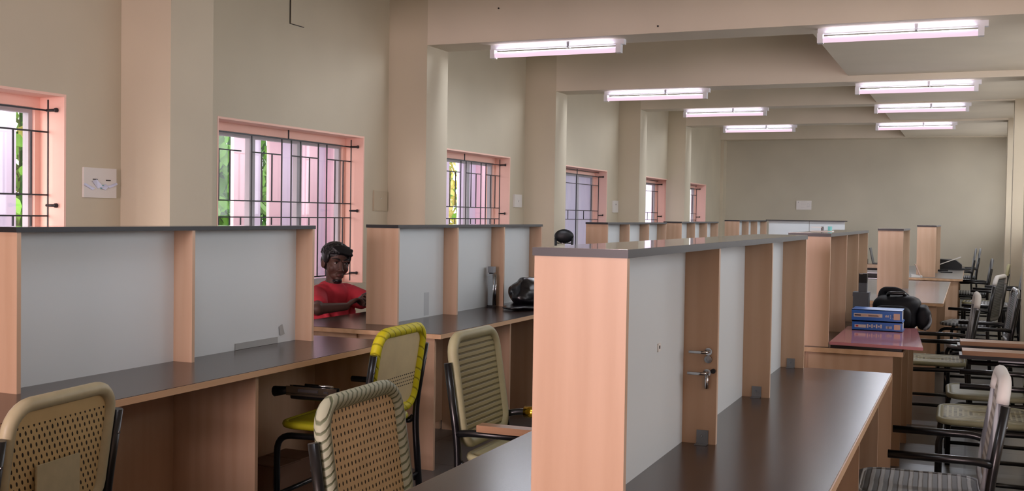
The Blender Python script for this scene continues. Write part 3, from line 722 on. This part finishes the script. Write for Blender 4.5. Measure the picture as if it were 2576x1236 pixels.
bm = new(); tube(bm, fillet([(-.10, .05, .17), (-.09, .05, .222), (.0, .05, .222), (.05, .04, .18)], .06, 6), .022, 10); obj('shoulder_strap', bm, M['bagcloth'], t)
bm = pillow((.15, -.03, .07), (.04, .1, .075), .7); noisy(bm, .01, 14, 6); [setattr(v.co, 'z', max(v.co.z, 0)) for v in bm.verts]; obj('side_pocket', bm, M['bagcloth'], t)
bm = new(); tube(bm, fillet([(.17, -.06, .12), (.2, -.12, .05), (.165, -.19, .012)], .05, 6), .009, 8); obj('side_strap', bm, M['greybox'], t)
# grey box with a black flask standing on it
t = thing('grey_box', 'slate grey box standing behind the blue books against the end of the dividers', 'box', (-.60, 6.86, .7515)); B('box_body', M['greybox'], t, (-.045, .045, -.045, .045, 0, .205), bevel=.003); B('box_lid', M['greybox'], t, (-.047, .047, -.047, .047, .19, .215), bevel=.003)
t = thing('black_flask', 'small grey flask with black cap standing on the slate box', 'flask', (-.592, 6.86, .967)); B('body', M['greybox'], t, (-.024, .024, -.024, .024, 0, .055), bevel=.003); B('cap', M['blackplastic'], t, (-.024, .024, -.024, .024, .0555, .112), bevel=.003); B('cap_rim', M['chrome'], t, (-.02, .0, -.025, -.0245, .107, .112))
# far desks
t = thing('laptop', 'open black laptop on the small cabinet seen between two carrels', 'laptop', (-1.22, 17.0, .7505), 0)
B('keyboard_base', M['blackplastic'], t, (-.11, .11, -.16, .16, 0, .014), bevel=.003)
bm = new(); prism(bm, [(-.115, .012), (-.105, .012), (-.15, .24), (-.16, .24)], 1, -.16, .16); obj('screen', bm, M['blackplastic'], t)
t = thing('open_book', 'open book leaning on the far desk beside the carrel end board', 'book', (-.53, 13.42, .7505), .1, 'papers on the far aisle desks')
bm = new(); prism(bm, [(-.1, 0), (.02, 0), (.02, .02), (-.1, .03)], 1, -.09, .09); obj('page_block', bm, M['page'], t)
bm = new(); prism(bm, [(.0, .003), (.012, .0), (-.05, .15), (-.062, .15)], 1, -.09, .09); obj('raised_cover', bm, M['label'], t)
t = thing('printer', 'low black machine on the far desk beside the end board', 'machine', (-.26, 15.95, .7505))
bm = new(); prism(bm, [(-.2, 0), (.16, 0), (.16, .07), (.08, .13), (-.2, .14)], 1, -.15, .15); obj('casing', bm, M['blackplastic'], t, .006)
bm = new(); prism(bm, [(-.12, .06), (.15, .17), (.147, .182), (-.123, .072)], 1, -.17, -.155); obj('raised_tray', bm, M['plate'], t)
B('base_tray', M['blackplastic'], t, (-.21, .2, -.17, .15, 0, .02))
t = thing('phone', 'small phone lying on the far desk in front of the black machine', 'phone', (-.28, 14.85, .7505), .2)
B('body', M['blackplastic'], t, (-.07, .07, -.05, .05, 0, .012), bevel=.003); B('screen', M['steel'], t, (-.05, .03, -.04, .04, .012, .013))
t = thing('pen_tray', 'black pen tray next to the phone on the far desk', 'tray', (-.36, 15.2, .7505)); B('tray_base', M['blackplastic'], t, (-.1, .1, -.05, .05, 0, .008)); B('tray_rim', M['blackplastic'], t, (-.1, .1, -.05, -.045, .008, .02), (-.1, .1, .045, .05, .008, .02))
t = thing('small_cabinet', 'small cream cabinet with dark open shelves, seen between two carrels', 'cabinet', (-1.35, 17.0, 0))
B('cabinet_top', M['lam'], t, (-.3, .3, -.22, .22, .70, .75)); B('side_board', M['plate'], t, (-.3, -.28, -.2, .2, 0, .7), (.28, .3, -.2, .2, 0, .7)); B('shelf', M['steel'], t, (-.28, .28, -.2, .2, .62, .63), (-.28, .28, -.2, .2, .54, .55)); B('back_board', M['blackplastic'], t, (-.28, .28, .18, .2, .46, .7))
B('white_box', M['paper'], t, (-.05, .1, -.15, .1, .631, .665)); B('drawer_front', M['plate'], t, (-.28, .28, -.2, .18, .38, .46)); B('cream_door', M['cream'], t, (-.28, .28, -.2, .18, .02, .37))
t = thing('document_rack', 'small black letter rack holding white papers beside the far laptop', 'rack', (-1.52, 16.84, .7505))
B('rack_frame', M['blackplastic'], t, (-.12, .12, -.1, .1, 0, .006), (-.12, .12, -.1, .1, .035, .04), (-.12, .12, -.1, .1, .07, .075), (-.12, -.114, -.1, .1, 0, .075), (.114, .12, -.1, .1, 0, .075)); B('papers', M['paper'], t, (-.09, .06, -.09, .09, .0405, .052))
t = thing('carton', 'brown carton on the floor under the left desk behind the yellow chair', 'carton', (-3.0, 4.32, 0), .0); B('carton_body', M['cardboard'], t, (-.1, .1, -.17, .17, 0, .22), bevel=.004); B('carton_flap', M['cardboard'], t, (-.1, .1, -.17, -.003, .221, .226), (-.1, .1, .003, .17, .221, .226))
t = thing('eyeglasses', 'clear plastic stand lying on top of the carrel with blue books', 'stand', (-.80, 6.55, 1.3312)); B('foot', M['plate'], t, (-.06, .06, -.05, .05, 0, .004)); B('upright', M['teal'], t, (.035, .05, -.04, .04, .0045, .03)); B('rest', M['plate'], t, (-.06, .0, -.04, .04, .022, .026)); B('black_clip', M['blackplastic'], t, (-.005, .005, -.03, .03, .0045, .028))
t.name = 'display_stand'

# ------------------------------------------------------------------ person
def V(*a): return Vector(a)
def person():
    P = thing('person', 'person in a red T-shirt with short dark hair, holding a phone', 'person', (0, 0, 0))
    bm = new()
    Nk = V(-4.06, 6.44, .905); hd = V(-4.038, 6.43, 1.045)
    f = V(.96, -.28, 0).normalized(); r = V(f.y, -f.x, 0)        # facing, and the person's right hand side
    R = Matrix((r, f, V(0, 0, 1))).transposed()                    # local x = right, y = forward
    g = V(.79, -.61, -.09).normalized(); hr = g.cross(V(0, 0, 1)).normalized(); hu = hr.cross(g)
    tilt = Matrix.Rotation(-.10, 3, g)
    HR = tilt @ Matrix((hr, g, hu)).transposed() @ Matrix.Diagonal((1.14, 1.1, 1.03))
    L = lambda x, y, z: Nk + R @ V(x, y, z)
    Hd = lambda x, y, z: hd + HR @ V(x, y, z)
    def he(x, y, z, a, b, c, rot=None): ell(bm, Hd(x, y, z), (a, b, c), HR if rot is None else HR @ rot, 24, 16)
    # trunk, pelvis and legs
    caps(bm, L(0, -.03, -.12), L(0, -.05, -.40), .102, .10); caps(bm, L(.08, -.02, -.115), L(.07, -.04, -.39), .072, .075); caps(bm, L(-.08, -.02, -.115), L(-.07, -.04, -.39), .072, .075)
    caps(bm, L(-.115, -.01, -.075), L(.115, -.01, -.075), .06, .06); caps(bm, L(-.05, -.01, -.058), L(.05, -.01, -.058), .05, .05); caps(bm, L(0, -.02, -.03), L(0, .01, .06), .062, .052)
    for s in (-1, 1):
        hip = L(s * .08, -.05, -.395); knee = L(s * .09, .30, -.40); ank = L(s * .09, .22, -.835)
        caps(bm, hip, knee, .085, .06); caps(bm, knee, ank, .055, .04); caps(bm, ank + R @ V(0, -.02, -.035), ank + R @ V(0, .15, -.04), .032, .03)
    # arms
    shR, shL = L(.15, -.01, -.085), L(-.15, -.01, -.085)
    elR, wrR = V(-3.80, 5.84, .785), V(-3.715, 6.04, .79)
    elL, wrL = V(-3.84, 6.50, .79), V(-3.745, 6.315, .80)
    for a, b, c in ((shR, elR, wrR), (shL, elL, wrL)):
        caps(bm, a, b, .05, .04); caps(bm, b, c, .038, .025)
    # hands: palm, four bent fingers and a thumb each
    def hand(w, d, up, side, curl, spread=.8, sc=1.):
        d = d.normalized(); up = (up - d * up.dot(d)).normalized(); lat = d.cross(up) * side
        pc = w + d * .045 * sc
        for k in range(4):
            o = (k - 1.5) * .019 * sc
            caps(bm, w + lat * o * .6 + d * .012, w + d * .085 * sc + lat * o, .0125 * sc, .0105 * sc, 10)
        for k, ln in enumerate((.95, 1.08, 1.0, .8)):
            o = (k - 1.5) * .0205 * sc; p = w + d * .088 * sc + lat * o; a = 0
            dirv = d + lat * (k - 1.5) * .06
            for j, (l, rr) in enumerate(((.042, .0088), (.027, .0078), (.021, .0068))):
                a += curl[j] * (1 + .12 * k); q = p + (dirv * math.cos(a) - up * math.sin(a)).normalized() * l * ln * sc
                caps(bm, p, q, rr * sc, rr * .92 * sc, 10); p = q
        p = w + d * .022 - lat * .028 * sc; q = p + (d * .7 - lat * .6 - up * .25).normalized() * .042 * sc
        caps(bm, p - d * .01 + lat * .01, q, .0135 * sc, .0105 * sc, 10); caps(bm, q, q + (d * .95 - lat * .15 - up * .2).normalized() * .03 * sc, .0102 * sc, .0082 * sc, 10)
    hand(wrR, V(.02, .11, .055), V(-.35, -.25, .9), 1, (.5, .55, .4), sc=1.02)
    hand(wrL, V(.02, -.085, .03), V(-.9, -.1, .45), 1, (.5, .7, .5), sc=.98)
    # neck and head
    caps(bm, L(0, -.005, .0), Hd(0, -.022, -.05), .056, .052)
    he(0, -.02, .045, .074, .094, .078)            # skull
    he(0, .025, -.015, .063, .066, .08)            # face mass
    he(0, .045, -.072, .04, .042, .032)            # jaw
    he(0, .072, -.092, .021, .018, .017)           # chin
    for s in (-1, 1):
        he(s * .036, .05, -.026, .026, .028, .032)   # cheek
        he(s * .03, .077, .031, .026, .014, .009)  # brow ridge
        he(s * .0775, -.012, -.008, .008, .02, .031, Matrix.Rotation(s * .35, 3, 'Z'))  # ear
        he(s * .012, .094, -.036, .009, .011, .0075)  # nostril
    caps(bm, Hd(0, .086, .018), Hd(0, .103, -.028), .0085, .0115); he(0, .108, -.031, .011, .01, .009)
    he(0, .083, -.060, .024, .014, .007); he(0, .082, -.0705, .021, .014, .0075)
    me = obj('body', bm, M['skin'], P); remesh(me, .0042, 3, .5)
    # eyes set in the face
    for s in (-1, 1):
        bm = new(); ell(bm, Hd(s * .0305, .0725, .012), (.0125, .0118, .0058), HR, 18, 12); e = obj('eye', bm, M['eyew'], P)
        bm = new(); ell(bm, Hd(s * .0305 - .001, .0805, .0125), (.0058, .0046, .0056), HR, 14, 10); obj('iris', bm, M['iris'], e)
        bm = new(); tube(bm, [Hd(s * (.012 + .043 * u), .0895 - .022 * u * u, .034 + .011 * math.sin(u * 2.4) - .003 * u) for u in [k / 8 for k in range(9)]], .004, 8, rfun=lambda u: .0047 - .0022 * u); obj('eyebrow', bm, M['hair'], P)
        bm = new(); tube(bm, [Hd(s * .0305 + .0145 * (u - .5) * 2, .0855 - .006 * abs(u - .5) * 2, .0195 - .0065 * abs(u - .5) * 2) for u in [k / 8 for k in range(9)]], .0022, 6); obj('eyelid', bm, M['hair'], P)
    bm = new()
    for z, w, rr in ((-.0605, .021, .0052), (-.0695, .018, .006)): tube(bm, [Hd(w * (u - .5) * 2, .0945 - .014 * (abs(u - .5) * 2) ** 2, z - .001 * abs(u - .5)) for u in [k / 10 for k in range(11)]], rr, 8, rfun=lambda u, rr=rr: rr * (.25 + .75 * math.sin(PI * u)))
    obj('lips', bm, M['lips'], P)
    bm = new(); ell(bm, Hd(0, .074, -.104), (.024, .018, .017), HR, 16, 12); ell(bm, Hd(0, .060, -.112), (.03, .02, .014), HR, 16, 12)
    for v in bm.verts: v.co += noise.noise_vector(v.co * 90) * .003
    obj('chin_beard', bm, M['hair'], P)
    # hair: swept mass of locks over the skull
    bm = new(); ell(bm, Hd(0, -.03, .062), (.085, .1, .077), HR, 36, 24); ell(bm, Hd(0, -.075, .01), (.073, .055, .075), HR, 24, 16)
    for s in (-1, 1): ell(bm, Hd(s * .068, -.005, .045), (.018, .05, .05), HR, 20, 14)
    rnd = random.Random(3)
    for k in range(260):
        a = rnd.uniform(0, 2 * PI); el = rnd.uniform(.15, 1.35); c0 = V(math.cos(a) * math.cos(el) * .08, math.sin(a) * math.cos(el) * .096 - .03, math.sin(el) * .078 + .06)
        d = V(rnd.uniform(.2, 1), rnd.uniform(-.3, .7), rnd.uniform(-.5, .25)).normalized() * rnd.uniform(.02, .045)
        c1 = c0 + d; q = V((c1.x) / .088, (c1.y + .03) / .106, (c1.z - .06) / .084); k2 = q.length
        c1 = V(q.x / k2 * .088, q.y / k2 * .106 - .03, q.z / k2 * .084 + .06)
        if c1.y > .05 and c1.z < .075: continue
        caps(bm, Hd(*c0), Hd(*c1), .009, .0045, 8)
    for k in range(12):     # quiff falling over the forehead towards the left temple
        u = k / 11; caps(bm, Hd(-.05 + .095 * u, .04, .118 - .02 * abs(u - .4)), Hd(-.066 + .086 * u, .076 - .01 * u, .086 - .014 * (1 - u)), .016, .007, 10)
    for k in range(5): caps(bm, Hd(-.045 - .005 * k, .055, .1), Hd(-.069 - .002 * k, .06 - .012 * k, .064 - .006 * k), .013, .005, 10)
    ho = obj('hair', bm, M['hair'], P); remesh(ho, .0036, 1, .4)
    # T-shirt
    bm = new(); q = .021
    caps(bm, L(0, -.03, -.1), L(0, -.05, -.40), .108 + q, .10 + q); caps(bm, L(.085, -.02, -.1), L(.07, -.04, -.40), .08 + q, .075 + q); caps(bm, L(-.085, -.02, -.1), L(-.07, -.04, -.40), .08 + q, .075 + q)
    caps(bm, L(-.115, -.012, -.08), L(.115, -.012, -.08), .064 + q * .8, .064 + q * .8); caps(bm, L(.07, -.012, -.062), L(-.07, -.012, -.062), .062, .062); caps(bm, L(.06, -.012, -.065), shR, .066, .066); caps(bm, L(-.06, -.012, -.065), shL, .066, .066)
    for a, b in ((shR, elR), (shL, elL)):
        m = a.lerp(b, .72); caps(bm, a, m, .055 + q, .05 + q)
        for k in range(3): caps(bm, a.lerp(b, .3 + .16 * k) + V(.01, -.03, -.02), a.lerp(b, .36 + .16 * k) + V(.02, .02, .03), .035, .03)
    rnd = random.Random(5)
    for k in range(16):
        x = rnd.uniform(-.13, .13); z = rnd.uniform(-.4, -.1); caps(bm, L(x, .085 - abs(x) * .25, z), L(x * .6 + rnd.uniform(-.05, .05), .098, z - rnd.uniform(.05, .11)), .022, .016)
    so = obj('red_shirt', bm, M['red'], P); remesh(so, .007, 3, .5)
    bm = new(); ring = [Nk + R @ V(.066 * math.cos(a), -.004 + .062 * math.sin(a), -.016 - .014 * math.sin(a)) for a in [2 * PI * k / 28 for k in range(28)]]; tube(bm, ring, .011, 8, closed=True); obj('collar_band', bm, M['red'], so)
    # trousers and shoes
    bm = new()
    caps(bm, L(-.06, -.05, -.39), L(.06, -.05, -.39), .112, .112)
    for s in (-1, 1):
        hip = L(s * .08, -.05, -.395); knee = L(s * .09, .30, -.40); ank = L(s * .09, .22, -.805); caps(bm, hip, knee, .092, .072); caps(bm, knee, ank, .072, .06)
    tr = obj('trousers', bm, M['trouser'], P); remesh(tr, .012, 3)
    for s in (-1, 1):
        bm = new(); ank = L(s * .09, .22, -.869); box(bm, -.045, .045, -.08, .19, -.035, .045); bmesh.ops.transform(bm, matrix=Matrix.Translation(ank) @ R.to_4x4(), verts=bm.verts[:]); obj('shoe', bm, M['blackplastic'], P, .02, 3)
    return P
person()
t = thing('phone', 'dark phone held in the hands of the person in red', 'phone', (-3.735, 6.235, .842)); yy = V(.72, .30, .55).normalized(); nn = V(-.55, -.05, .8); nn = (nn - yy * nn.dot(yy)).normalized(); xx = yy.cross(nn)
t.rotation_euler = Matrix((xx, yy, nn)).transposed().to_euler(); t.location = (-3.722, 6.262, .843)
B('body', M['blackplastic'], t, (-.037, .037, -.075, .075, -.004, .004), bevel=.003); B('screen', M['lilac'], t, (-.033, .033, -.068, .068, .004, .0048))
chair('study chair under the person in the red shirt', -4.17, 6.475, -1.85, M['olive'], M['oliver'], M['olive'], top=.80, post=.7, seatz=.352, arms=(False, False), bw=.44)

# ------------------------------------------------------------------ courtyard outside the windows
S(B('ground', M['ground'], None, (-20, -5.31, -6, 40, -.12, -.02)), 'pale courtyard ground outside the windows', 'ground')
seg = [(2.0, 8.24, 'lavwall', 0), (8.40, 8.7, 'pinkwall', 0), (11.78, 12.06, 'pinkwall', .01), (12.06, 12.38, 'lavwall', 0), (12.575, 12.85, 'pinkwall', .01), (12.85, 18.22, 'lavwall', 0), (18.64, 34, 'lavwall', 0)]
for m_, nm, lab in (('lavwall', 'exterior_wall', 'pale lilac facade across the courtyard'),):
    S(B(nm, M[m_], None, *[(-9.04, -9.0 + d, a, b, -.05, 4.2) for a, b, mm, d in seg if mm == m_]), lab, 'facade')
for a, b, mm, d in seg:
    if mm == 'pinkwall': S(B('exterior_column', M['pinkwall'], None, (-9.04, -9.0 + d, a, b, -.05, 4.0)), 'pink column outside, ' + {8.40: 'beside the bush in the first window', 11.78: 'right of the green bush in the large window', 12.575: 'right of the narrow second gap in the large window'}[a], 'column')
for k, y in enumerate((13.3, 14.0, 15.2, 16.4, 17.6, 19.4, 20.4, 21.6, 23.0, 25.0, 27.5)):
    S(B('exterior_pilaster', M['pinkwall'], None, (-9.02, -8.86, y, y + (.3, .18, .42)[k % 3], -.05, 3.2)), 'pink pilaster on the lilac facade outside the windows', 'pilaster')['group'] = 'pilasters of the facade outside'
S(B('exterior_ledge', M['lavwall'], None, (-9.3, -8.6, 11.5, 34, 2.62, 2.72)), 'lilac ledge along the facade outside', 'ledge')
S(B('exterior_roof', M['lavwall'], None, (-7.9, -5.31, 2, 34, 2.62, 2.74)), 'lilac veranda roof outside the windows', 'roof')
def bush(label, y0, y1, mats, n, z1=3.4, seed=1):
    t = thing('leafy_bush', label, 'bush', (-10.6, (y0 + y1) / 2, -.02), 0, 'bushes seen through the gaps of the facade')
    rnd = random.Random(seed); bm = new(); w = (y1 - y0) / 2
    for k in range(n):
        c = V(rnd.gauss(0, .28), rnd.uniform(-w, w), .15 + rnd.random() * z1); R = Matrix.Rotation(rnd.uniform(0, 6.28), 3, 'Z') @ Matrix.Rotation(rnd.uniform(-1, 1), 3, 'X') @ Matrix.Rotation(rnd.uniform(-.8, .8), 3, 'Y')
        s = rnd.uniform(.06, .15)
        vs = [bm.verts.new(c + R @ V(a * s, .02 * s * abs(b), b * s)) for a, b in ((0, -1), (.45, -.4), (.5, .2), (0, 1), (-.5, .2), (-.45, -.4))]
        fc = bm.faces.new(vs); fc.material_index = rnd.choice((0, 0, 0, 1, 1, 2)) if len(mats) > 2 else 0
    obj('foliage', bm, mats, t)
    bm = new()
    for k in range(6): y = -w + w * 2 * (k + .5) / 6; tube(bm, [(0, y, 0), (rnd.uniform(-.1, .1), y + rnd.uniform(-.2, .2), z1 * .9)], .025, 8)
    obj('stems', bm, M['leafB'], t)
bush('green bush seen through the first window at the left edge', 8.6, 10.6, [M['leafA'], M['leafB'], M['leafY']], 2200, seed=1)
bush('green bush seen through the left bars of the large window', 11.6, 15.0, [M['leafA'], M['leafA'], M['leafB']], 3400, seed=2)
bush('yellowish bush seen through the third window', 19.5, 22.5, [M['leafY'], M['leafY'], M['leafA']], 1800, seed=3)

# ------------------------------------------------------------------ light
w = bpy.data.worlds.new('sky'); SC.world = w; w.use_nodes = True
bg = w.node_tree.nodes['Background']; bg.inputs[0].default_value = (.945, .95, 1.0, 1); bg.inputs[1].default_value = 3.2
def sun(name, d, col, e, ang):
    l = bpy.data.lights.new(name, 'SUN'); l.energy = e; l.color = col; l.angle = math.radians(ang)
    o = bpy.data.objects.new(name, l); COL.objects.link(o); o.rotation_euler = Vector(d).to_track_quat('-Z', 'Y').to_euler(); return o
sun('hazy_sun', (.32, .92, -.24), (1., .76, .70), 3.0, 40)
l = bpy.data.lights.new('window_daylight', 'AREA'); l.shape = 'RECTANGLE'; l.size = 2.4; l.size_y = 1.75; l.energy = 420; l.color = (1., .75, .79)
o = bpy.data.objects.new('window_daylight', l); COL.objects.link(o); o.location = (-2.15, -6.15, 1.82); o.rotation_euler = (PI / 2, 0, 0); o.rotation_euler = Vector((0, 1, 0)).to_track_quat('-Z', 'Y').to_euler()
S(B('ground', M['ground'], None, (1.11, 14, -7, 26, -.12, -.02)), 'pale yard outside the aisle windows', 'ground')

# ------------------------------------------------------------------ camera
F, YAW, PIT, ROL = 2727.645, .4001, .0282, .0152
cd = bpy.data.cameras.new('camera'); cam = bpy.data.objects.new('camera', cd); COL.objects.link(cam)
cd.sensor_width = 36; cd.lens = 36 * F / 2576; cd.clip_start = .05; cd.clip_end = 200
c, s, p = math.cos(YAW), math.sin(YAW), PIT
right = V(c, s, 0); fw = V(-s * math.cos(p), c * math.cos(p), -math.sin(p)); up = right.cross(fw)
r2 = right * math.cos(ROL) - up * math.sin(ROL) * -1 * -1
cr, sr = math.cos(ROL), math.sin(ROL)
# image x axis (to the right) in world space, then image y (down); the picture is turned clockwise by ROL
ix = right * cr + up * sr; iy = right * -sr + up * cr
cam.matrix_world = Matrix(((ix.x, iy.x, -fw.x, 0), (ix.y, iy.y, -fw.y, 0), (ix.z, iy.z, -fw.z, 1.4), (0, 0, 0, 1)))
SC.camera = cam
SC.view_settings.view_transform = 'Standard'; SC.view_settings.look = 'None'; SC.view_settings.gamma = 1; SC.view_settings.use_curve_mapping = False
SC.view_settings.exposure = 0.22
cy = SC.cycles; cy.use_denoising = True; cy.max_bounces = 10; cy.diffuse_bounces = 6; cy.glossy_bounces = 4; cy.transparent_max_bounces = 16; cy.sample_clamp_indirect = 4; cy.caustics_reflective = False; cy.caustics_refractive = False
